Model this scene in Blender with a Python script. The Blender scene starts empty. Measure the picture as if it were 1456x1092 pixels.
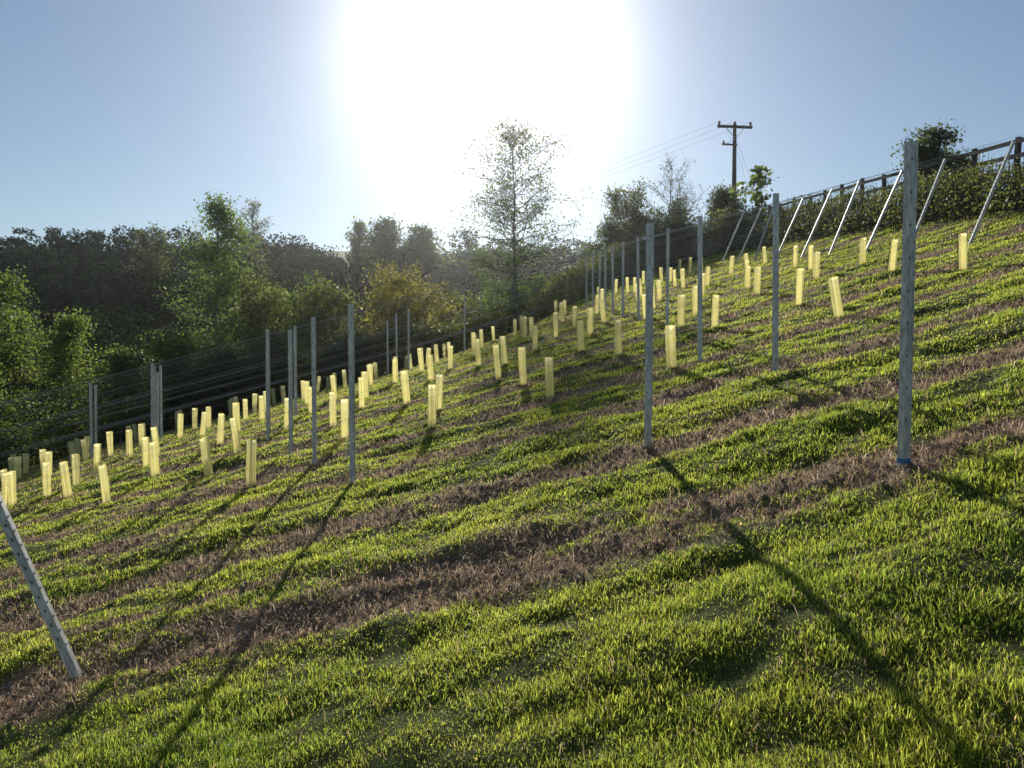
import bpy, math, numpy as np
from mathutils import Vector, Matrix
R = np.random.default_rng(7)
scene = bpy.context.scene
EYE = 1.83

# ------------------------------------------------------------------ noise / terrain
def _hash(ix, iy, s):
    n = (ix.astype(np.int64)*374761393 + iy.astype(np.int64)*668265263 + s*1442695041) & 0xffffffff
    n = ((n ^ (n >> 13))*1274126177) & 0xffffffff
    return ((n ^ (n >> 16)) & 0xffff)/65535.0
def vnoise(x, y, s=0):
    x = np.asarray(x, float); y = np.asarray(y, float)
    ix = np.floor(x); iy = np.floor(y); fx = x-ix; fy = y-iy
    fx = fx*fx*(3-2*fx); fy = fy*fy*(3-2*fy)
    a = _hash(ix, iy, s); b = _hash(ix+1, iy, s); c = _hash(ix, iy+1, s); d = _hash(ix+1, iy+1, s)
    return (a*(1-fx)+b*fx)*(1-fy)+(c*(1-fx)+d*fx)*fy
def fbm(x, y, s=0, o=3):
    v = 0; a = .5; t = 0
    for i in range(o):
        v = v+a*vnoise(x*2**i+i*7.3, y*2**i+i*3.1, s+i*17); t += a; a *= .5
    return v/t
def sstep(a, b, x):
    t = np.clip((x-a)/(b-a), 0, 1); return t*t*(3-2*t)
NR = 16
def row_y(k, x): return 4.75+1.8*k+0.03*k*x
def strip(x, y):
    """0..1 bare / dead-grass strip under each vine row"""
    x = np.asarray(x, float); y = np.asarray(y, float)
    k = np.round((y-4.75)/(1.8+0.03*x)); k = np.clip(k, 0, NR)
    w = (fbm(x*.8, y*.25, 5)-.5)*.7
    d = np.abs(y-row_y(k, x)-w)
    wid = .16+.30*fbm(x*.6+k*13, k*7.7, 9)
    wid = np.where(k == 0, wid+.13, wid)
    m = np.exp(-(d/wid)**2)
    m2 = np.exp(-(np.abs(y-row_y(k, x)-.75-w*.6)/.12)**2)*sstep(.45, .7, fbm(x*.5, k*3.3, 31))
    m3 = np.exp(-(np.abs(y-row_y(k, x)+.55-w*.9)/.10)**2)*sstep(.5, .7, fbm(x*.6, k*5.3, 37))
    m = np.maximum(m, np.maximum(m2*.65, m3*.6)*sstep(4.2, 5.2, y))
    n = fbm(x*2.4, y*4.5, 21, 4); n = np.clip((n-.5)*1.9+.5, 0, 1)
    m = m*(.24+1.6*n)
    edge = sstep(33, 27, y)
    return np.clip(m*1.35-.12, 0, 1)*edge
def terr_base(x, y):
    x = np.asarray(x, float); y = np.asarray(y, float)
    xe = np.where(x > 14, 14+(x-14)*.3, x); xe = np.clip(xe, -30, 24)
    yy = np.clip(y, -20, 60)
    z = -EYE+.256*xe+.11*yy
    z = z+.12*np.clip(x-10, 0, 4)+.1*sstep(4,9,x)
    k = .0038*sstep(5, -5, x)
    z = z-k*np.clip(yy-14, 0, 40)**2
    F = np.interp(y, [0, 60, 130, 250, 400, 4000], [-9, -9, 11, 36, 42, 60])
    F = F+6*(fbm(x*.012, y*.012, 77)-.5)
    ye = 30+14*sstep(0, 8, x)
    t = sstep(ye, ye+32, y)
    return z*(1-t)+F*t+EYE
def terr(x, y):
    z = terr_base(x, y)
    near = sstep(60, 25, np.asarray(y, float))
    s = strip(x, y)
    u = (fbm(x*.5, y*1.5, 3)-.5)*.13+(fbm(x*1.5, y*3.0, 4)-.5)*.09+(fbm(x*5, y*6, 6, 2)-.5)*.035
    c = (fbm(x*9, y*9, 8, 3)-.5)*.05*(.3+1.0*s)
    ridge = -.02*s
    return z+near*(u+c+ridge)
def tz(x, y): return float(terr(np.array([x]), np.array([y]))[0])

# ------------------------------------------------------------------ materials
def newmat(name):
    m = bpy.data.materials.new(name); m.use_nodes = True
    nt = m.node_tree; nt.nodes.clear()
    out = nt.nodes.new('ShaderNodeOutputMaterial')
    return m, nt, out
def N(nt, t, **kw):
    n = nt.nodes.new(t)
    for k, v in kw.items(): setattr(n, k, v)
    return n
def leaf_mat(name, trans=.45, tint=(1.5, 1.7, .6), rough=.5, spec=.25):
    m, nt, out = newmat(name)
    a = N(nt, 'ShaderNodeAttribute', attribute_name='Col')
    p = N(nt, 'ShaderNodeBsdfPrincipled'); p.inputs['Roughness'].default_value = rough
    p.inputs['Specular IOR Level'].default_value = spec
    t = N(nt, 'ShaderNodeBsdfTranslucent')
    mul = N(nt, 'ShaderNodeMix', data_type='RGBA', blend_type='MULTIPLY'); mul.inputs[0].default_value = 1
    mul.inputs[7].default_value = (*tint, 1)
    mix = N(nt, 'ShaderNodeMixShader'); mix.inputs[0].default_value = trans
    L = nt.links.new
    L(a.outputs['Color'], p.inputs['Base Color']); L(a.outputs['Color'], mul.inputs[6]); L(mul.outputs[2], t.inputs['Color'])
    L(p.outputs[0], mix.inputs[1]); L(t.outputs[0], mix.inputs[2]); L(mix.outputs[0], out.inputs[0])
    return m
M_GRASS = leaf_mat('grass_blades', .66, (6.8, 5.9, 4.9), .45, .32)
M_STRAW = leaf_mat('dead_grass', .5, (1.9, 1.8, 1.7), .75, .12)
M_LEAF = leaf_mat('leaves', .55, (3.4, 3.3, 1.9), .5, .2)
M_WOODLEAF = leaf_mat('woodland_leaves', .30, (1.5, 1.7, 1.2), .75, .05)

def plain(name, c1, c2, scale=8, rough=.7, metal=0, bump=.0, stretch=(1, 1, 1)):
    m, nt, out = newmat(name); L = nt.links.new
    tc = N(nt, 'ShaderNodeTexCoord'); mp = N(nt, 'ShaderNodeMapping'); mp.inputs['Scale'].default_value = stretch
    n = N(nt, 'ShaderNodeTexNoise'); n.inputs['Scale'].default_value = scale; n.inputs['Detail'].default_value = 6
    r = N(nt, 'ShaderNodeValToRGB'); r.color_ramp.elements[0].position = .35; r.color_ramp.elements[1].position = .65
    r.color_ramp.elements[0].color = (*c1, 1); r.color_ramp.elements[1].color = (*c2, 1)
    p = N(nt, 'ShaderNodeBsdfPrincipled'); p.inputs['Roughness'].default_value = rough; p.inputs['Metallic'].default_value = metal
    L(tc.outputs['Object'], mp.inputs[0]); L(mp.outputs[0], n.inputs['Vector']); L(n.outputs[0], r.inputs[0]); L(r.outputs[0], p.inputs['Base Color'])
    if bump:
        b = N(nt, 'ShaderNodeBump'); b.inputs['Strength'].default_value = bump; b.inputs['Distance'].default_value = .01
        L(n.outputs[0], b.inputs['Height']); L(b.outputs[0], p.inputs['Normal'])
    L(p.outputs[0], out.inputs[0]); return m
M_BARK = plain('bark', (.07, .055, .04), (.16, .13, .10), 6, .85, 0, .3, (3, 3, .6))
M_BIRCHBARK = plain('pale_bark', (.12, .10, .08), (.34, .31, .27), 5, .75, 0, .2, (1, 1, 4))
M_STEEL = plain('galvanised_steel', (.44, .43, .40), (.76, .75, .70), 34, .5, .25, .1, (1, 1, .3))
M_DARK = plain('slot_dark', (.03, .03, .03), (.06, .06, .06), 10, .8)
M_WIRE = plain('wire_steel', (.5, .5, .49), (.62, .62, .6), 10, .35, .6)
M_CABLE = plain('power_cable', (.10, .10, .10), (.16, .16, .16), 10, .6)
M_WOOD = plain('weathered_wood', (.04, .032, .025), (.10, .085, .07), 9, .85, 0, .3, (3, 3, .5))
M_CER = plain('insulator_ceramic', (.16, .08, .05), (.22, .12, .08), 5, .25)
M_BLUE = plain('blue_twine', (.03, .14, .30), (.05, .2, .4), 30, .6)
M_CANE = plain('bamboo_cane', (.30, .22, .10), (.42, .33, .17), 12, .6)
M_CLOD = plain('soil_clod', (.14, .098, .065), (.30, .215, .15), 25, .95, 0, .4)

def tube_mat():
    m, nt, out = newmat('vine_guard_plastic'); L = nt.links.new
    tc = N(nt, 'ShaderNodeTexCoord'); n = N(nt, 'ShaderNodeTexNoise'); n.inputs['Scale'].default_value = 7; n.inputs['Detail'].default_value = 4
    r = N(nt, 'ShaderNodeValToRGB'); r.color_ramp.elements[0].color = (.96, .90, .52, 1); r.color_ramp.elements[1].color = (.985, .955, .67, 1)
    r.color_ramp.elements[0].position = .35; r.color_ramp.elements[1].position = .65
    d = N(nt, 'ShaderNodeBsdfPrincipled'); d.inputs['Roughness'].default_value = .4
    t = N(nt, 'ShaderNodeBsdfTranslucent'); tr = N(nt, 'ShaderNodeBsdfTransparent')
    m1 = N(nt, 'ShaderNodeMixShader'); m1.inputs[0].default_value = .90
    m2 = N(nt, 'ShaderNodeMixShader'); m2.inputs[0].default_value = .38
    L(tc.outputs['Object'], n.inputs['Vector']); L(n.outputs[0], r.inputs[0])
    for q in (d.inputs['Base Color'], t.inputs['Color'], tr.inputs['Color']): L(r.outputs[0], q)
    L(d.outputs[0], m1.inputs[1]); L(t.outputs[0], m1.inputs[2]); L(m1.outputs[0], m2.inputs[1]); L(tr.outputs[0], m2.inputs[2])
    L(m2.outputs[0], out.inputs[0]); return m
M_TUBE = tube_mat()

def ground_mat():
    m, nt, out = newmat('ground_soil_turf'); L = nt.links.new
    geo = N(nt, 'ShaderNodeNewGeometry'); a = N(nt, 'ShaderNodeAttribute', attribute_name='Col')
    n1 = N(nt, 'ShaderNodeTexNoise'); n1.inputs['Scale'].default_value = 14; n1.inputs['Detail'].default_value = 10; n1.inputs['Roughness'].default_value = .7
    mul = N(nt, 'ShaderNodeMix', data_type='RGBA', blend_type='MULTIPLY'); mul.inputs[0].default_value = 1
    r = N(nt, 'ShaderNodeValToRGB'); r.color_ramp.elements[0].position = .3; r.color_ramp.elements[1].position = .7
    r.color_ramp.elements[0].color = (.5, .5, .5, 1); r.color_ramp.elements[1].color = (1.5, 1.5, 1.5, 1)
    p = N(nt, 'ShaderNodeBsdfPrincipled'); p.inputs['Roughness'].default_value = .95; p.inputs['Specular IOR Level'].default_value = .1
    b = N(nt, 'ShaderNodeBump'); b.inputs['Strength'].default_value = .8; b.inputs['Distance'].default_value = .04
    L(geo.outputs['Position'], n1.inputs['Vector']); L(n1.outputs[0], r.inputs[0])
    L(a.outputs['Color'], mul.inputs[6]); L(r.outputs[0], mul.inputs[7]); L(mul.outputs[2], p.inputs['Base Color'])
    L(n1.outputs[0], b.inputs['Height']); L(b.outputs[0], p.inputs['Normal']); L(p.outputs[0], out.inputs[0]); return m
M_GROUND = ground_mat()

# ------------------------------------------------------------------ mesh helpers
def mk_mesh(name, verts, tris=None, quads=None, cols=None, mats=(), tri_mi=None, quad_mi=None, smooth=False):
    me = bpy.data.meshes.new(name)
    nv = len(verts); me.vertices.add(nv); me.vertices.foreach_set('co', np.asarray(verts, np.float32).ravel())
    parts = []; tot = []; mi = []
    if quads is not None and len(quads):
        q = np.asarray(quads, np.int32); parts.append(q.ravel()); tot.append(np.full(len(q), 4, np.int32))
        mi.append(np.zeros(len(q), np.int32) if quad_mi is None else np.asarray(quad_mi, np.int32))
    if tris is not None and len(tris):
        t = np.asarray(tris, np.int32); parts.append(t.ravel()); tot.append(np.full(len(t), 3, np.int32))
        mi.append(np.zeros(len(t), np.int32) if tri_mi is None else np.asarray(tri_mi, np.int32))
    loops = np.concatenate(parts); tot = np.concatenate(tot); mi = np.concatenate(mi)
    st = np.concatenate([[0], np.cumsum(tot)[:-1]]).astype(np.int32)
    me.loops.add(len(loops)); me.loops.foreach_set('vertex_index', loops)
    me.polygons.add(len(tot)); me.polygons.foreach_set('loop_start', st); me.polygons.foreach_set('loop_total', tot)
    for m in mats: me.materials.append(m)
    me.polygons.foreach_set('material_index', mi)
    if smooth: me.polygons.foreach_set('use_smooth', np.ones(len(tot), bool))
    if cols is not None:
        at = me.color_attributes.new('Col', 'FLOAT_COLOR', 'POINT')
        c = np.ones((nv, 4), np.float32); c[:, :3] = cols; at.data.foreach_set('color', c.ravel())
    me.update(calc_edges=True); me.validate()
    return me
def add(name, me, loc=(0, 0, 0), rot=(0, 0, 0), parent=None):
    o = bpy.data.objects.new(name, me); o.location = loc; o.rotation_euler = rot
    scene.collection.objects.link(o)
    if parent: o.parent = parent
    return o
class MB:
    """small polygon builder"""
    def __init__(s): s.v = []; s.f = []; s.m = []
    def box(s, c, d, mi=0, M=None):
        i = len(s.v)
        for dx in (-1, 1):
            for dy in (-1, 1):
                for dz in (-1, 1):
                    p = Vector((c[0]+dx*d[0]/2, c[1]+dy*d[1]/2, c[2]+dz*d[2]/2))
                    s.v.append(tuple(M @ p if M else p))
        for f in ((0, 1, 3, 2), (4, 6, 7, 5), (0, 4, 5, 1), (2, 3, 7, 6), (0, 2, 6, 4), (1, 5, 7, 3)):
            s.f.append(tuple(i+k for k in f)); s.m.append(mi)
    def tube(s, pts, rad, n=8, mi=0, cap=True):
        pts = [Vector(p) for p in pts]; base = len(s.v)
        for j, p in enumerate(pts):
            d = (pts[min(j+1, len(pts)-1)]-pts[max(j-1, 0)]).normalized()
            up = Vector((0, 0, 1)) if abs(d.z) < .9 else Vector((1, 0, 0))
            u = d.cross(up).normalized(); w = d.cross(u)
            r = rad[j] if hasattr(rad, '__len__') else rad
            for a in range(n):
                t = 2*math.pi*a/n; s.v.append(tuple(p+u*math.cos(t)*r+w*math.sin(t)*r))
        for j in range(len(pts)-1):
            for a in range(n):
                b = (a+1) % n
                s.f.append((base+j*n+a, base+j*n+b, base+(j+1)*n+b, base+(j+1)*n+a)); s.m.append(mi)
        if cap:
            s.f.append(tuple(base+a for a in range(n))); s.m.append(mi)
            s.f.append(tuple(base+(len(pts)-1)*n+a for a in range(n))[::-1]); s.m.append(mi)
    def mesh(s, name, mats):
        me = bpy.data.meshes.new(name); me.from_pydata(s.v, [], s.f)
        for m in mats: me.materials.append(m)
        me.polygons.foreach_set('material_index', s.m); me.update(); return me

# ------------------------------------------------------------------ ground
def axis(segs):
    out = [segs[0][0]]
    for a, b, st in segs:
        n = max(1, int(round((b-a)/st))); out += list(np.linspace(a, b, n+1)[1:])
    return np.array(out)
gx = axis([(-3000, -600, 400), (-600, -120, 40), (-120, -30, 6), (-30, -12, .6), (-12, -6, .15), (-6, 6.5, .055), (6.5, 14, .15), (14, 30, .8), (30, 120, 6), (120, 600, 40), (600, 3000, 400)])
gy = axis([(-600, -60, 60), (-60, -6, 3), (-6, 1, .5), (1, 7.5, .05), (7.5, 14, .09), (14, 34, .22), (34, 70, 1.2), (70, 260, 6), (260, 600, 30), (600, 4000, 300)])
X, Y = np.meshgrid(gx, gy); xf = X.ravel(); yf = Y.ravel(); zf = terr(xf, yf)
nx = len(gx); ny = len(gy)
ii = (np.arange(ny-1)[:, None]*nx+np.arange(nx-1)[None, :]).ravel()
quads = np.stack([ii, ii+1, ii+1+nx, ii+nx], 1)
S = strip(xf, yf)[:, None]
turf = np.array([.075, .09, .024]); soil = np.array([.33, .235, .16]); soil2 = np.array([.19, .13, .088])
nn = fbm(xf*6, yf*6, 55)[:, None]
fieldgreen = turf*(.7+.6*nn)
far = sstep(30, 60, yf)[:, None]
fargreen = np.where((yf > 150)[:, None], np.array([.10, .15, .04]), np.array([.03, .04, .016]))
g = fieldgreen*(1-far)+fargreen*far
c = g*(1-S)+(soil*nn+soil2*(1-nn))*S*1.0
add('ground', mk_mesh('ground', np.stack([xf, yf, zf], 1), quads=quads, cols=c, mats=[M_GROUND], smooth=True))

# ------------------------------------------------------------------ grass
def blades(n, ymin, ymax, straw=False, expo=.6, wscale=1.0):
    u = R.random(n); e = 1-expo
    y = (ymin**e+u*(ymax**e-ymin**e))**(1/e)
    x = (R.random(n)*2-1)*(.76*y+.5)
    s = strip(x, y)
    cl = fbm(x*3.2, y*4.4, 41, 3); cl2 = fbm(x*.7, y*1.5, 43, 2)
    cl = np.clip((cl-.5)*1.6+.5, 0, 1)
    if straw: keep = R.random(n) < s*1.1+.04
    else: keep = R.random(n) < np.clip(1.06-1.25*s, .09, 1)*np.clip(.25+1.3*cl, .12, 1)
    x = x[keep]; y = y[keep]; cl = cl[keep]; cl2 = cl2[keep]; s = s[keep]; n = len(x)
    z = terr(x, y)-.004
    far = (y/2.2)
    az = R.random(n)*2*np.pi
    if straw:
        h = (.03+.07*R.random(n))*(1+.02*y); tilt = 1.1+.4*R.random(n)-.6*(R.random(n) < .25); w = .0020*far**.8*(.6+R.random(n))*wscale
    else:
        h = (.016+.030*R.random(n)**1.3)*(.38+1.25*cl)*(1+.018*y)*(1-.3*s); tilt = .25+1.1*R.random(n)
        w = .0026*far**.85*(.6+.9*R.random(n))*wscale
        broad = R.random(n) < .04; w = np.where(broad, w*2.4, w)
    dx = np.cos(az); dy = np.sin(az)
    wa = az+np.pi/2+(R.random(n)-.5)*1.6; wx = np.cos(wa)*w/2; wy = np.sin(wa)*w/2
    b = np.stack([x, y, z], 1); W = np.stack([wx, wy, np.zeros(n)], 1)
    m = b+np.stack([dx*np.sin(tilt*.6)*h*.55, dy*np.sin(tilt*.6)*h*.55, np.cos(tilt*.6)*h*.55], 1)
    t2 = tilt*1.35
    tip = m+np.stack([dx*np.sin(t2)*h*.5, dy*np.sin(t2)*h*.5, np.cos(t2)*h*.5], 1)
    if straw:
        m[:, 2] += .006
    V = np.empty((n, 5, 3), np.float32)
    V[:, 0] = b-W; V[:, 1] = b+W; V[:, 2] = m-W*.85; V[:, 3] = m+W*.85; V[:, 4] = tip
    if straw:
        c0 = np.array([.37, .275, .185]); c1 = np.array([.54, .44, .32]); c2 = np.array([.20, .14, .095])
        k = R.random(n)[:, None]; C = np.where(k < .5, c0*(1-k*2)+c1*k*2, c0*(2-2*k)+c2*(2*k-1))
    else:
        k = np.clip(R.random(n)*.6+cl2*.8-.15, 0, 1)[:, None]
        C = np.array([.050, .086, .013])*(1-k)+np.array([.120, .142, .024])*k
        dead = R.random(n) < (.04+.2*s); C[dead] = np.array([.13, .11, .055])
        C = C*(.8+.4*R.random(n)[:, None])
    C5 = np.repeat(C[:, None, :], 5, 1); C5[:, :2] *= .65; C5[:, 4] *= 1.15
    i = np.arange(n)*5
    Q = np.stack([i, i+1, i+3, i+2], 1); T = np.stack([i+2, i+3, i+4], 1)
    return V.reshape(-1, 3), Q, T, C5.reshape(-1, 3)
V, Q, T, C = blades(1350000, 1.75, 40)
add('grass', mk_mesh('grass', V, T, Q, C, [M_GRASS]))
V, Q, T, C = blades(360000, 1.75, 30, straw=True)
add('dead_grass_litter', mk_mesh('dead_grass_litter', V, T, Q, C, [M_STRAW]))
# crumbled soil clods along the bare strips
n = 26000; y = 3.8+11*R.random(n)**1.3; x = (R.random(n)*2-1)*.75*y; k = R.random(n) < np.clip(strip(x, y)*1.3-.25, 0, 1); x = x[k]; y = y[k]; n = len(x)
sz = (.006+.020*R.random(n)**3)*(1+.03*y); O = np.array([[1, 0, 0], [-1, 0, 0], [0, 1, 0], [0, -1, 0], [0, 0, 1], [0, 0, -1]], float)
V = np.stack([x, y, terr(x, y)+sz*.3], 1)[:, None, :]+O[None]*sz[:, None, None]*(.6+.7*R.random((n, 6, 1)))+R.normal(size=(n, 6, 3))*sz[:, None, None]*.18
F8 = np.array([[0, 2, 4], [2, 1, 4], [1, 3, 4], [3, 0, 4], [2, 0, 5], [1, 2, 5], [3, 1, 5], [0, 3, 5]])
T = (np.arange(n)[:, None, None]*6+F8[None]).reshape(-1, 3)
add('soil_clods', mk_mesh('soil_clods', V.reshape(-1, 3), tris=T, mats=[M_CLOD]))

# ------------------------------------------------------------------ foliage helpers
def leafquads(P, size, rng, flat=0.0):
    n = len(P)
    a = rng.normal(size=(n, 3)); a[:, 2] *= (1-flat); a /= np.linalg.norm(a, axis=1)[:, None]+1e-9
    b = rng.normal(size=(n, 3)); b = np.cross(a, b); b /= np.linalg.norm(b, axis=1)[:, None]+1e-9
    s = (size*(.6+.8*rng.random(n)))[:, None]
    V = np.empty((n, 4, 3), np.float32)
    V[:, 0] = P-a*s*.5; V[:, 1] = P+b*s*.3; V[:, 2] = P+a*s*.5; V[:, 3] = P-b*s*.3
    return V.reshape(-1, 3), (np.arange(n)[:, None]*4+np.arange(4)[None, :])
def tubes_np(segs, n=5):
    """segs: (p0,p1,r0,r1) arrays -> open prisms"""
    p0, p1, r0, r1 = segs; m = len(p0)
    d = p1-p0; L = np.linalg.norm(d, axis=1)[:, None]+1e-9; d = d/L
    up = np.where(np.abs(d[:, 2:3]) < .9, np.array([[0, 0, 1.]]), np.array([[1., 0, 0]]))
    u = np.cross(d, up); u /= np.linalg.norm(u, axis=1)[:, None]; w = np.cross(d, u)
    V = np.empty((m, 2, n, 3))
    for a in range(n):
        t = 2*math.pi*a/n; o = u*math.cos(t)+w*math.sin(t)
        V[:, 0, a] = p0+o*r0[:, None]; V[:, 1, a] = p1+o*r1[:, None]
    base = np.arange(m)[:, None]*(2*n); Q = []
    for a in range(n):
        b = (a+1) % n
        Q.append(np.concatenate([base+a, base+b, base+n+b, base+n+a], 1))
    return V.reshape(-1, 3), np.concatenate(Q, 0)

def tree(name, x, y, top, rad, cb=.3, prof='round', nbr=60, leaves=9000, lsize=.14, col=((.05, .08, .02), (.10, .13, .03)),
         seed=1, up=.6, droop=0., bark=None, trunk=None, stems=1, twigs=6, scat=.28):
    """top: world z of the crown top"""
    rng = np.random.default_rng(seed)
    z0 = float(terr_base(np.array([x]), np.array([y]))[0])-.1; H = top-z0
    P0 = []; P1 = []; R0 = []; R1 = []; tips = []
    tr = trunk or H*.014
    for s in range(stems):
        lean = rng.normal(size=2)*(.03 if stems == 1 else .16)*H
        nseg = 10; pts = []; w = rng.normal(size=(nseg+1, 2))*.008*H; w[0] = 0
        Hs = H*(1 if s == 0 else .7+.28*rng.random())
        for j in range(nseg+1):
            t = j/nseg; pts.append([lean[0]*t**1.3*(1 if s else .2)+w[j, 0]*t, lean[1]*t**1.3*(1 if s else .2)+w[j, 1]*t, Hs*t])
        pts = np.array(pts)
        for j in range(nseg):
            P0.append(pts[j]); P1.append(pts[j+1]); R0.append(tr*(1-j/nseg*.93)); R1.append(tr*(1-(j+1)/nseg*.93))
        nb = nbr//stems
        for i in range(nb):
            t = cb+(1-cb)*((i+rng.random())/nb)*.98
            q = (t-cb)/(1-cb)
            if prof == 'round': pr = math.sqrt(max(0, 1-(2*q-.9)**2/1.25))
            elif prof == 'cone': pr = (1-q)**.75*.95+.06
            elif prof == 'birch': pr = math.sin(math.pi*min(1, .12+q*.88))**.75*.9+.1
            else: pr = 1-.35*q
            ln = rad*pr*(.45+.7*rng.random())/(1 if stems == 1 else 1.35)
            f = t*nseg; j = min(int(f), nseg-1); b0 = pts[j]*(1-(f-j))+pts[j+1]*(f-j)
            az = rng.random()*2*math.pi+i*2.4
            el = up*(.5+q*.9)+rng.normal()*.15
            dv = np.array([math.cos(az)*math.cos(el), math.sin(az)*math.cos(el), math.sin(el)])
            nsb = 4; p = b0; br = max(.006, tr*.38*(1-t*.75))
            for k in range(nsb):
                dv2 = dv+rng.normal(size=3)*.16; dv2[2] -= droop*k*.35; dv2 /= np.linalg.norm(dv2)
                e = p+dv2*ln/nsb
                P0.append(p); P1.append(e); R0.append(br*(1-k/nsb*.8)); R1.append(br*(1-(k+1)/nsb*.8))
                if k >= 0:
                    for _ in range(max(1, int(twigs*(.5+k*.25)))):
                        td = dv2*.5+rng.normal(size=3)*.7; td[2] += .15-droop*.9; td /= np.linalg.norm(td)
                        st = p+(e-p)*rng.random(); tl = (.10+.16*rng.random())*rad*(.4+.6*pr)+.12
                        en = st+td*tl
                        P0.append(st); P1.append(en); R0.append(br*.22+.003); R1.append(.003)
                        tips.append((st, en))
                p = e
    P0 = np.array(P0); P1 = np.array(P1); R0 = np.array(R0); R1 = np.array(R1)
    V, Q = tubes_np((P0, P1, R0, R1), 5)
    tp = np.array([[a, b] for a, b in tips]); wgt = .2+rng.random(len(tp))**2.5
    idx = rng.choice(len(tp), leaves, p=wgt/wgt.sum())
    f = rng.random(leaves)[:, None]**.7
    LP = tp[idx, 0]*(1-f)+tp[idx, 1]*f+rng.normal(size=(leaves, 3))*scat*np.array([1, 1, .8])*.5
    LP[:, 2] = np.maximum(LP[:, 2], .05)
    LV, LQ = leafquads(LP, lsize, rng)
    tw = (rng.random(len(tp))*.6)[idx]+rng.random(leaves)*.4
    LC = np.array(col[0])*(1-tw[:, None])+np.array(col[1])*tw[:, None]
    allV = np.concatenate([V, LV]); cols = np.concatenate([np.full((len(V), 3), .1), np.repeat(LC, 4, 0)])
    qq = np.concatenate([Q, LQ+len(V)]); mi = np.concatenate([np.zeros(len(Q), int), np.ones(len(LQ), int)])
    add(name, mk_mesh(name, allV, quads=qq, cols=cols, mats=[bark or M_BARK, M_LEAF], quad_mi=mi), (x, y, z0))

E = EYE
G1 = ((.045, .07, .022), (.09, .12, .038)); G2 = ((.06, .09, .028), (.11, .14, .045)); YEL = ((.10, .10, .03), (.19, .175, .055)); DK = ((.03, .042, .018), (.06, .08, .03)); OLV = ((.05, .062, .028), (.10, .115, .045))
tree('birch_tree', 0.1, 40, E+12.2, 4.0, .30, 'birch', 120, 9500, .12, G1, 11, .38, .08, M_BIRCHBARK, .14, 1, 5, .40)
tree('birch_tree', -13.6, 34.5, E+7.2, 3.8, .08, 'cone', 100, 14000, .13, ((.05, .08, .03), (.10, .14, .05)), 12, .28, .10, M_BIRCHBARK, .15, 1, 5, .45)
tree('birch_tree', -16.6, 28, E+1.5, 2.3, .1, 'cone', 60, 10000, .11, G2, 13, .35, .05, M_BIRCHBARK, .07, 1, 6, .35)
tree('birch_tree', -15.0, 28.5, E+.2, 1.8, .1, 'cone', 50, 8000, .11, G2, 23, .35, .05, M_BIRCHBARK, .07, 1, 6, .35)
tree('birch_tree', -19.2, 27.5, E+3.0, 2.4, .1, 'birch', 70, 12000, .12, G1, 14, .4, .1, M_BIRCHBARK, .09, 1, 6, .35)
tree('alder_tree', -20.5, 30, E+1.6, 2.4, .1, 'round', 60, 11000, .13, DK, 15, .5, 0, None, .1, 1, 6, .35)
for (px, py, tp, rr, cc, sd) in ((-11.5, 33, 3.4, 2.6, OLV, 31), (-9.3, 35, 3.6, 2.6, G1, 32), (-7.6, 33, 2.8, 2.4, OLV, 33), (-5.6, 35, 4.1, 2.5, YEL, 34),
                                (-4.0, 36, 3.2, 2.2, YEL, 35), (-13.8, 31, .8, 2.0, G1, 36), (-9.8, 31, 1.0, 2.0, OLV, 37), (-6.8, 31.5, .6, 1.8, OLV, 38), (-11.8, 30.5, 0, 1.8, DK, 39)):
    tree('willow_shrub', px, py, E+tp, rr, .06, 'round', 90, 8500, .12, cc, sd, .6, 0, None, .07, 4, 6, .4)
for (px, py, tp, rr, cc, sd) in ((-2.6, 40, 3.2, 2.4, OLV, 41), (-1.2, 42, 4.0, 2.3, G2, 42), (1.6, 42, 4.2, 2.4, G1, 43), (3.8, 44, 4.6, 2.6, DK, 44)):
    tree('willow_shrub', px, py, E+tp, rr, .06, 'round', 80, 8000, .13, cc, sd, .6, 0, None, .07, 4, 6, .4)
for (px, py, tp, rr, cc, sd) in ((6.2, 47, 8.6, 2.3, DK, 51), (7.8, 46, 10.2, 2.2, OLV, 52), (9.7, 45, 8.8, 2.2, DK, 53), (5.4, 50, 7.2, 2.4, DK, 54), (9.0, 42, 7.4, 1.7, DK, 50)):
    tree('hawthorn_tree', px, py, E+tp, rr, .06, 'round', 80, 8000, .14, cc, sd, .6, 0, None, .1, 3, 6, .4)
tree('bare_ash_tree', 9.1, 44, E+11.2, 2.6, .3, 'round', 60, 250, .12, OLV, 55, .8, 0, M_BIRCHBARK, .09, 3, 5, .2)
tree('hawthorn_tree', 12.0, 42, E+9.2, 1.6, .08, 'round', 70, 7000, .13, DK, 56, .6, 0, None, .1, 2, 6, .35)
tree('hawthorn_tree', 11.0, 38, E+7.0, 1.5, .05, 'round', 60, 6000, .13, OLV, 57, .6, 0, None, .1, 3, 6, .35)
tree('ash_sapling', 12.4, 38, E+9.5, 1.1, .4, 'birch', 22, 300, .30, G1, 58, .5, .05, None, .06, 1, 3, .3)
tree('oak_tree', 15.2, 27, E+8.0, 1.35, .25, 'round', 70, 4800, .12, DK, 59, .6, 0, None, .1, 2, 6, .3)
tree('oak_tree', 16.3, 27.5, E+7.2, 1.0, .2, 'round', 50, 2600, .12, OLV, 60, .6, 0, None, .07, 2, 6, .3)

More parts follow.
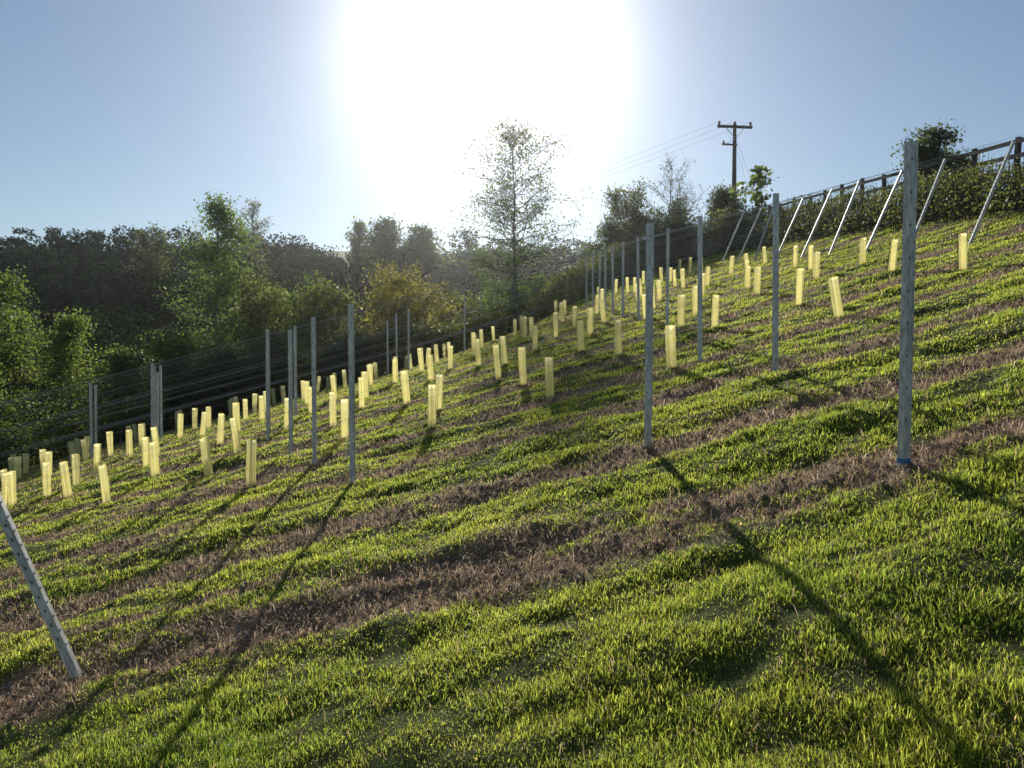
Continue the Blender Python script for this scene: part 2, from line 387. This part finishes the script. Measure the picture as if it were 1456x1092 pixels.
# distant woodland: one object
def woodland():
    rng = np.random.default_rng(99); VV = []; QQ = []; CC = []; off = 0
    spots = []
    for i in range(330):
        y = 58+80*rng.random()**.85; fx = -.95+1.05*rng.random(); x = fx*y
        spots.append((x, y, 6.3+3.6*rng.random(), 2.6+2.2*rng.random()))
    for i in range(60):   # closer dark belt at the left
        y = 42+16*rng.random(); x = (-1.0+.72*rng.random())*y; spots.append((x, y, 8+4.0*rng.random(), 2.6+1.6*rng.random()))
    for i in range(40):
        y = 60+30*rng.random(); x = (.1+.5*rng.random())*y; spots.append((x, y, 4+3*rng.random(), 2.5+1.5*rng.random()))
    gx_ = np.array([s[0] for s in spots]); gy_ = np.array([s[1] for s in spots]); gz = terr_base(gx_, gy_)
    for (x, y, H, r), z0 in zip(spots, gz):
        nl = 9+int(rng.random()*6); n = 2000; ls = .24+.20*(y-50)/80
        lob = rng.normal(size=(nl, 3))*np.array([r*.45, r*.45, H*.22]); lob[:, 2] += H*.62
        lr = r*(.32+.3*rng.random(nl)); k = rng.integers(0, nl, n)
        d = rng.normal(size=(n, 3)); d /= np.linalg.norm(d, axis=1)[:, None]
        P = lob[k]+d*lr[k][:, None]*(.75+.35*rng.random(n))[:, None]*np.array([1, 1, .8])
        # skirt of lower branches and undergrowth
        m = int(n*.25); P[:m, 2] = H*.45*rng.random(m); P[:m, :2] *= .9
        P[:, 2] = np.clip(P[:, 2], .1, H*(1.0+.12*rng.random(n)))
        P = P+np.array([x, y, z0])
        V, Q = leafquads(P, ls, rng)
        t = rng.random()*.8; base = np.array([.014, .024, .014])*(1-t)+np.array([.042, .054, .026])*t
        c = base*(.6+.8*rng.random(n)[:, None])
        VV.append(V); QQ.append(Q+off); CC.append(np.repeat(c, 4, 0)); off += len(V)
    add('woodland', mk_mesh('woodland', np.concatenate(VV), quads=np.concatenate(QQ), cols=np.concatenate(CC), mats=[M_WOODLEAF]))
woodland()
for (px, py, tp, rr, sd) in ((-36, 104, 22.0, 4.6, 71), (-21, 104, 19.6, 3.2, 72), (-47, 100, 18.0, 4, 73)):
    tree('bare_ash_tree', px, py, E+tp-1, rr, .35, 'round', 110, 2600, .3, OLV, sd, .7, 0, None, .3, 2, 6, .5)
for (px, py, tp, rr, sd) in ((-17.5, 104, 19.4, 5, 74), (-12.5, 106, 18.8, 4.5, 75)):
    tree('oak_tree', px, py, E+tp-1, rr, .2, 'round', 120, 14000, .4, DK, sd, .5, 0, None, .35, 2, 6, .9)

# hedge + rough vegetation strips
def leafband(name, pts, n, lsize, cols, seed, stems=400, xw=.8):
    """pts: list of (x,y,height) along the line"""
    rng = np.random.default_rng(seed); pts = np.array(pts, float)
    seg = np.linalg.norm(np.diff(pts[:, :2], axis=0), axis=1); s = np.concatenate([[0], np.cumsum(seg)])
    u = rng.random(n)*s[-1]; cx = np.interp(u, s, pts[:, 0]); cy = np.interp(u, s, pts[:, 1]); h = np.interp(u, s, pts[:, 2])
    top = h*(.45+.75*fbm(u*.55, u*0+3, seed)+.3*fbm(u*3, u*0, seed+3))
    v = rng.random(n)**.75; wv = xw*np.sqrt(np.clip(1-(v-.3)**2*1.6, .05, 1))*(.6+.8*fbm(u*.8, v*2, seed+5))
    ox = rng.normal(size=n)*wv*.6; oy = rng.normal(size=n)*.2
    x = cx+ox; y = cy+oy; z = terr_base(x, y)+top*v+rng.normal(size=n)*.09
    V, Q = leafquads(np.stack([x, y, z], 1), lsize, rng)
    cl = fbm(u*1.2, v*3, seed+9); t = np.clip(cl*1.2-.2+.4*(rng.random(n)-.5), 0, 1)[:, None]
    C = np.array(cols[0])*(1-t)+np.array(cols[1])*t
    m = stems; u2 = rng.random(m)*s[-1]; x2 = np.interp(u2, s, pts[:, 0])+rng.normal(size=m)*xw*.4; y2 = np.interp(u2, s, pts[:, 1])
    h2 = np.interp(u2, s, pts[:, 2])*(.6+.7*rng.random(m)); z2 = terr_base(x2, y2)-.05
    p0 = np.stack([x2, y2, z2], 1); p1 = p0+np.stack([rng.normal(size=m)*.25, rng.normal(size=m)*.25, h2], 1)
    SV, SQ = tubes_np((p0, p1, np.full(m, .012), np.full(m, .004)), 4)
    mi = np.concatenate([np.zeros(len(SQ), int), np.ones(len(Q), int)])
    add(name, mk_mesh(name, np.concatenate([SV, V]), quads=np.concatenate([SQ, Q+len(SV)]), cols=np.concatenate([np.full((len(SV), 3), .1), np.repeat(C, 4, 0)]), mats=[M_BARK, M_LEAF], quad_mi=mi))
leafband('hedge', [(12.2, 13, 1.05), (12.3, 20, 1.15), (12.2, 28, 1.25), (12, 36, 1.5), (11, 46, 2.0), (10, 52, 2.5)], 52000, .075, ((.045, .055, .025), (.12, .13, .05)), 5, 2200, .9)
leafband('bramble_thicket', [(-26, 29.5, 1.6), (-14, 30, 1.5), (-4, 31.5, 1.7), (2, 35, 1.7), (6, 41, 1.8), (9, 46, 1.8)], 60000, .12, ((.04, .05, .022), (.10, .11, .045)), 6, 900, 1.3)

# ------------------------------------------------------------------ trellis posts
def post_mesh(name, L, below=.2, slots=False):
    b = MB(); w, d, t, lip = .056, .040, .003, .014
    out = [(-w/2, -d/2), (w/2, -d/2), (w/2, d/2), (w/2-lip, d/2), (w/2-lip, d/2-t), (w/2-t, d/2-t), (w/2-t, -d/2+t), (-w/2+t, -d/2+t), (-w/2+t, d/2-t), (-w/2+lip, d/2-t), (-w/2+lip, d/2), (-w/2, d/2)]
    n = len(out)
    for z in (-below, L):
        for (x, y) in out: b.v.append((x, y, z))
    for a in range(n):
        c = (a+1) % n; b.f.append((a, c, n+c, n+a)); b.m.append(0)
    b.f.append(tuple(range(n, 2*n))); b.m.append(0)
    # stiffening ribs on the face, wire hooks pressed out along both flanks
    for s in (-1, 1): b.box((s*.013, -d/2-.001, (L-below)/2), (.004, .004, L+below-.002), 0)
    z = .25
    while z < L-.05:
        for s in (-1, 1):
            b.box((s*(w/2+.0035), 0, z), (.007, .012, .006), 0)
            b.box((s*(w/2+.0055), 0, z+.009), (.003, .012, .014), 0)
        if slots: b.box((0, -d/2-.0005, z+.05), (.008, .003, .022), 1)
        else: b.box((.016 if int(z*10) % 2 else -.016, -d/2-.002, z+.04), (.005, .004, .016), 1)
        z += .10
    return b.mesh(name, [M_STEEL, M_DARK])
PM = post_mesh('trellis_post', 2.0); AM = post_mesh('anchor_post', 2.3, .3, True)
def post(x, y, lean=0, L=None, rz=None):
    z = tz(x, y)
    o = add('trellis_post' if not lean else 'leaning_anchor_post', AM if lean else PM, (x, y, z))
    o.rotation_euler = (R.normal()*.008, lean+R.normal()*.008, (R.normal()*.15) if rz is None else rz)
    if not lean: o.scale.z = (L or 2.0)/2.0
    return o
bigposts = [(2.49, 4.72, 2.03), (1.22, 6.68, 2.0), (-1.78, 8.29, 2.0), (3.0, 8.5, 2.03), (-2.65, 9.97, 1.98), (2.62, 10.4, 2.0), (-3.45, 11.6, 1.93), (-4.45, 13.55, 2.0)]
for i, (x, y, L) in enumerate(bigposts):
    o = post(x, y, 0, L, rz=(.35 if i == 0 else None))
    if i == 0: o.scale.x = o.scale.y = 1.12
for k in range(5, 14):
    x = 2.95+R.normal()*.06; post(x, row_y(k, x))
for x, k in ((-4.8, 6), (-4.75, 7), (-8.3, 8), (-8.9, 9), (-9.4, 10), (-10.1, 11), (-11.0, 10), (-11.6, 11), (-3.25, 11), (-3.85, 12), (-4.4, 13), (-1.75, 13)):
    post(x, row_y(k, x))
post(-2.80, 4.75, -math.radians(22), rz=.1)
for k in range(3, 14):
    x = 9.15-.04*(k-5)+R.normal()*.04; y = row_y(k, x); post(x, y, math.radians(23+R.normal()*1.0))
# blue twine on near post base
b = MB(); b.tube([(0, 0, -.01), (0, 0, .02)], .042, 10, 0); b.tube([(.03, -.03, .0), (.06, -.05, -.04), (.10, -.04, -.06)], .004, 5, 0)
add('blue_twine', b.mesh('blue_twine', [M_BLUE]), (2.49, 4.72, tz(2.49, 4.72)+.03))
# wires: one object for the whole trellis
b = MB()
def wire(k, hgt, x0, x1, r=.0022, n=14):
    ps = []
    for j in range(n+1):
        x = x0+(x1-x0)*j/n; y = row_y(k, x); ps.append((x, y-.03, float(terr_base(np.array([x]), np.array([y]))[0])+hgt))
    b.tube(ps, r, 4, 0, False)
for k in range(5, 14):
    for hgt in ((.9, 1.35, 1.9) if k < 9 else (.75, 1.05, 1.35, 1.65, 1.93)):
        wire(k, hgt+R.normal()*.015, -14, 9.15+.40*hgt, .0021)
wire(3, .48, -3.4, 6.0, .0018); wire(4, .62, -7, 9.0, .0018); wire(4, 1.9, -3.45, 9.8, .0018)
add('trellis_wires', b.mesh('trellis_wires', [M_WIRE]))

# ------------------------------------------------------------------ vine guards
def guard_mesh(name, H, wb, wt, tw, cane):
    b = MB(); n = 20; nz = 7; base = 0
    for j in range(nz+1):
        t = j/nz; w = (wb*(1-t)+wt*t)/2; a0 = tw*t
        for a in range(n):
            th = 2*math.pi*a/n+math.pi/4; c, s = math.cos(th), math.sin(th); e = 5.0
            r = w/((abs(c)**e+abs(s)**e)**(1/e)); r *= 1+.03*math.sin(5*t+a)
            b.v.append((r*math.cos(th+a0), r*math.sin(th+a0), -.02+(H+.02)*t+(.006*math.sin(a*.9) if j == nz else 0)))
    for j in range(nz):
        for a in range(n):
            c = (a+1) % n; b.f.append((j*n+a, j*n+c, (j+1)*n+c, (j+1)*n+a)); b.m.append(0)
    # overlap seam + rolled top lip
    b.box((wb*.5+.001, 0, H*.5), (.003, .016, H*.96), 0)
    ring = [(wt*.5*.98/((abs(math.cos(t))**5+abs(math.sin(t))**5)**.2)*math.cos(t+tw), wt*.5*.98/((abs(math.cos(t))**5+abs(math.sin(t))**5)**.2)*math.sin(t+tw), H) for t in np.linspace(0, 2*math.pi, 21)]
    b.tube(ring, .004, 5, 0, False)
    if cane: b.tube([(.0, wb*.62, -.1), (.004, wb*.62, H+.04)], .006, 6, 1)
    b.tube([(-wb*.52, wb*.55, H*.62), (wb*.52, wb*.55, H*.62)], .003, 4, 1)
    me = b.mesh(name, [M_TUBE, M_CANE]); return me
GM = [guard_mesh('vine_guard', .61, .11, .118, .1, False), guard_mesh('vine_guard', .60, .118, .108, -.15, True), guard_mesh('vine_guard', .62, .105, .125, .25, False), guard_mesh('vine_guard', .59, .115, .115, 0, True)]
def guard(x, y, lean=None, s=1.0):
    z = tz(x, y); o = add('vine_guard_tube', GM[int(R.integers(0, 4))], (x, y, z-.01))
    l = R.normal()*.05-.03 if lean is None else lean
    o.rotation_euler = (R.normal()*.04, l, R.random()*1.5); o.scale = (s, s, s*(.97+.07*R.random()))
near = [(-3.39, 9.63, .03), (-1.12, 10.43, .0), (.54, 10.5, -.04), (2.23, 10.4, -.01), (4.86, 11.1, -.2), (7.35, 12.2, 0),
        (-6.2, 11.35, -.1), (-4.7, 11.5, -.1), (-2.6, 11.55, 0), (-1.19, 12.0, .04), (.19, 12.4, -.1), (1.84, 12.85, -.04), (3.55, 13.1, .03), (5.1, 13.3, -.12), (7.1, 14.0, -.02),
        (-7.6, 12.7, -.12), (-8.4, 13.4, .03), (-9.1, 13.5, -.06), (-6.15, 12.8, -.08), (-4.76, 12.9, -.12), (-3.2, 13.3, 0), (-1.9, 13.5, -.1), (-.25, 13.9, -.08), (1.35, 14.6, -.06), (3.3, 14.6, .02)]
for x, y, l in near: guard(x, y, l)
for k in range(6, 15):
    x = -15+R.random()
    while x < 8.6:
        if abs(x-2.95) > .25 and R.random() < .85: guard(x, row_y(k, x)+R.normal()*.05, R.normal()*.07-.03)
        x += 1.4+R.normal()*.14

# ------------------------------------------------------------------ fence on the bank
b = MB(); ys = np.arange(10, 62, 1.9); prev = None
for i, y in enumerate(ys):
    x = 14.1+.01*y; z = float(terr_base(np.array([x]), np.array([y]))[0]); h = 1.62+R.normal()*.05
    Mx = Matrix.Translation((x, y, z)) @ Matrix.Rotation(R.normal()*.03, 4, 'X') @ Matrix.Rotation(R.normal()*.03, 4, 'Y')
    b.box((0, 0, h/2-.2), (.12, .12, h+.4), 0, Mx)
    if prev:
        px, py, pz = prev
        for hh in (.6, 1.02, 1.42):
            p0 = Vector((px-.08, py-.06, pz+hh)); p1 = Vector((x-.08, y+.06, z+hh+R.normal()*.015)); d = p1-p0
            Mr = Matrix.Translation((p0+p1)/2) @ d.to_track_quat('Y', 'Z').to_matrix().to_4x4()
            b.box((0, 0, 0), (.04, d.length, .12), 0, Mr)
    prev = (x, y, z)
add('wooden_fence', b.mesh('wooden_fence', [M_WOOD]))

# ------------------------------------------------------------------ utility pole
px, py = 13.0, 44.0; pz = float(terr_base(np.array([px]), np.array([py]))[0]); ptop = E+13.7; H = ptop-pz
b = MB()
b.tube([(0, 0, -.3), (0, 0, H*.5), (0, 0, H)], [.15, .13, .10], 12, 0)
b.box((-.05, -.14, H-.22), (2.1, .12, .14), 0)
for xx in (-1.0, -.05, .9):
    b.tube([(xx, -.14, H-.15), (xx, -.14, H-.05), (xx, -.14, H+.0), (xx, -.14, H+.06)], [.025, .085, .055, .08], 10, 1)
b.tube([(-.6, -.12, H-.28), (-.03, -.12, H-.85)], .022, 6, 2); b.tube([(.5, -.12, H-.28), (.03, -.12, H-.85)], .022, 6, 2)
b.box((-.35, -.13, H-1.25), (.9, .08, .09), 0)
b.tube([(-.72, -.13, H-1.2), (-.72, -.13, H-1.05)], [.06, .05], 8, 1)
b.tube([(-.55, -.13, H-1.2), (-.2, -.13, H-1.0), (0, -.1, H-.95)], .015, 5, 2)
b.tube([(.02, 0, H-1.0), (1.9, .3, .1)], .008, 5, 2)
b.tube([(.02, 0, H-.6), (2.6, .5, .1)], .008, 5, 2)
pole = add('utility_pole', b.mesh('utility_pole', [M_WOOD, M_CER, M_STEEL]), (px, py, pz), (0, 0, .12))
b = MB()
for xx in (-1.0, -.05, .9):
    for (ex, ey, ez) in ((-48, 100, E+8),):
        ps = []
        for j in range(25):
            t = j/24; ps.append((px+xx+(ex-px)*t, py-.2+(ey-py)*t, (ptop+.05)*(1-t)+ez*t-4*1.8*t*(1-t)))
        b.tube(ps, .006, 4, 0, False)
add('power_cables', b.mesh('power_cables', [M_CABLE]))

# ------------------------------------------------------------------ hazy spring air over the valley
b = MB(); b.box((0, 200, 10), (700, 500, 100), 0)
hz, nt, out = newmat('hazy_air'); vs = N(nt, 'ShaderNodeVolumeScatter'); vs.inputs['Density'].default_value = .00028; vs.inputs['Anisotropy'].default_value = .86
vs.inputs['Color'].default_value = (.95, .97, 1, 1); nt.links.new(vs.outputs[0], out.inputs['Volume'])
add('atmospheric_haze', b.mesh('atmospheric_haze', [hz]))

# ------------------------------------------------------------------ camera, sun, sky
cam = bpy.data.cameras.new('camera'); co = bpy.data.objects.new('camera', cam); scene.collection.objects.link(co)
co.location = (0, 0, EYE); co.rotation_euler = (math.radians(88.05), 0, 0)
cam.sensor_width = 36; cam.lens = 36*1060/1456; cam.clip_start = .05; cam.clip_end = 8000
scene.camera = co
el = math.radians(22.6); az = math.radians(-1.9)
sd = Vector((math.sin(az)*math.cos(el), math.cos(az)*math.cos(el), math.sin(el)))
sl = bpy.data.lights.new('sun', 'SUN'); sl.energy = 5.0; sl.angle = math.radians(.53); sl.color = (1, .95, .85)
so = bpy.data.objects.new('sun', sl); scene.collection.objects.link(so); so.rotation_euler = sd.to_track_quat('Z', 'Y').to_euler()
w = bpy.data.worlds.new('World'); scene.world = w; w.use_nodes = True; nt = w.node_tree; nt.nodes.clear(); L = nt.links.new
sky = N(nt, 'ShaderNodeTexSky', sky_type='NISHITA'); sky.sun_disc = False; sky.sun_elevation = el; sky.sun_rotation = az
sky.air_density = 1.0; sky.dust_density = .06; sky.ozone_density = 1.6; sky.altitude = 50
bg = N(nt, 'ShaderNodeBackground'); bg.inputs[1].default_value = .082
tc = N(nt, 'ShaderNodeTexCoord'); nrm = N(nt, 'ShaderNodeVectorMath', operation='NORMALIZE'); dot = N(nt, 'ShaderNodeVectorMath', operation='DOT_PRODUCT'); dot.inputs[1].default_value = sd
L(tc.outputs['Generated'], nrm.inputs[0]); L(nrm.outputs[0], dot.inputs[0])
ac = N(nt, 'ShaderNodeMath', operation='ARCCOSINE'); L(dot.outputs['Value'], ac.inputs[0])
def expo(sig, p, amp):
    a = N(nt, 'ShaderNodeMath', operation='DIVIDE'); a.inputs[1].default_value = math.radians(sig); L(ac.outputs[0], a.inputs[0])
    q = N(nt, 'ShaderNodeMath', operation='POWER'); q.inputs[1].default_value = p; L(a.outputs[0], q.inputs[0])
    m = N(nt, 'ShaderNodeMath', operation='MULTIPLY'); m.inputs[1].default_value = -1; L(q.outputs[0], m.inputs[0])
    e = N(nt, 'ShaderNodeMath', operation='EXPONENT'); L(m.outputs[0], e.inputs[0])
    k = N(nt, 'ShaderNodeMath', operation='MULTIPLY'); k.inputs[1].default_value = amp; L(e.outputs[0], k.inputs[0]); return k
s1 = expo(5.4, 1.7, 3.0); s2 = expo(20, 1.3, .20)
sm = N(nt, 'ShaderNodeMath', operation='ADD'); L(s1.outputs[0], sm.inputs[0]); L(s2.outputs[0], sm.inputs[1])
bg2 = N(nt, 'ShaderNodeBackground'); bg2.inputs[0].default_value = (1, .92, .95, 1); L(sm.outputs[0], bg2.inputs[1])
L(sky.outputs[0], bg.inputs[0]); ads = N(nt, 'ShaderNodeAddShader'); L(bg.outputs[0], ads.inputs[0]); L(bg2.outputs[0], ads.inputs[1])
wo = N(nt, 'ShaderNodeOutputWorld'); L(ads.outputs[0], wo.inputs[0])
scene.view_settings.view_transform = 'Standard'; scene.view_settings.look = 'None'; scene.view_settings.exposure = 0
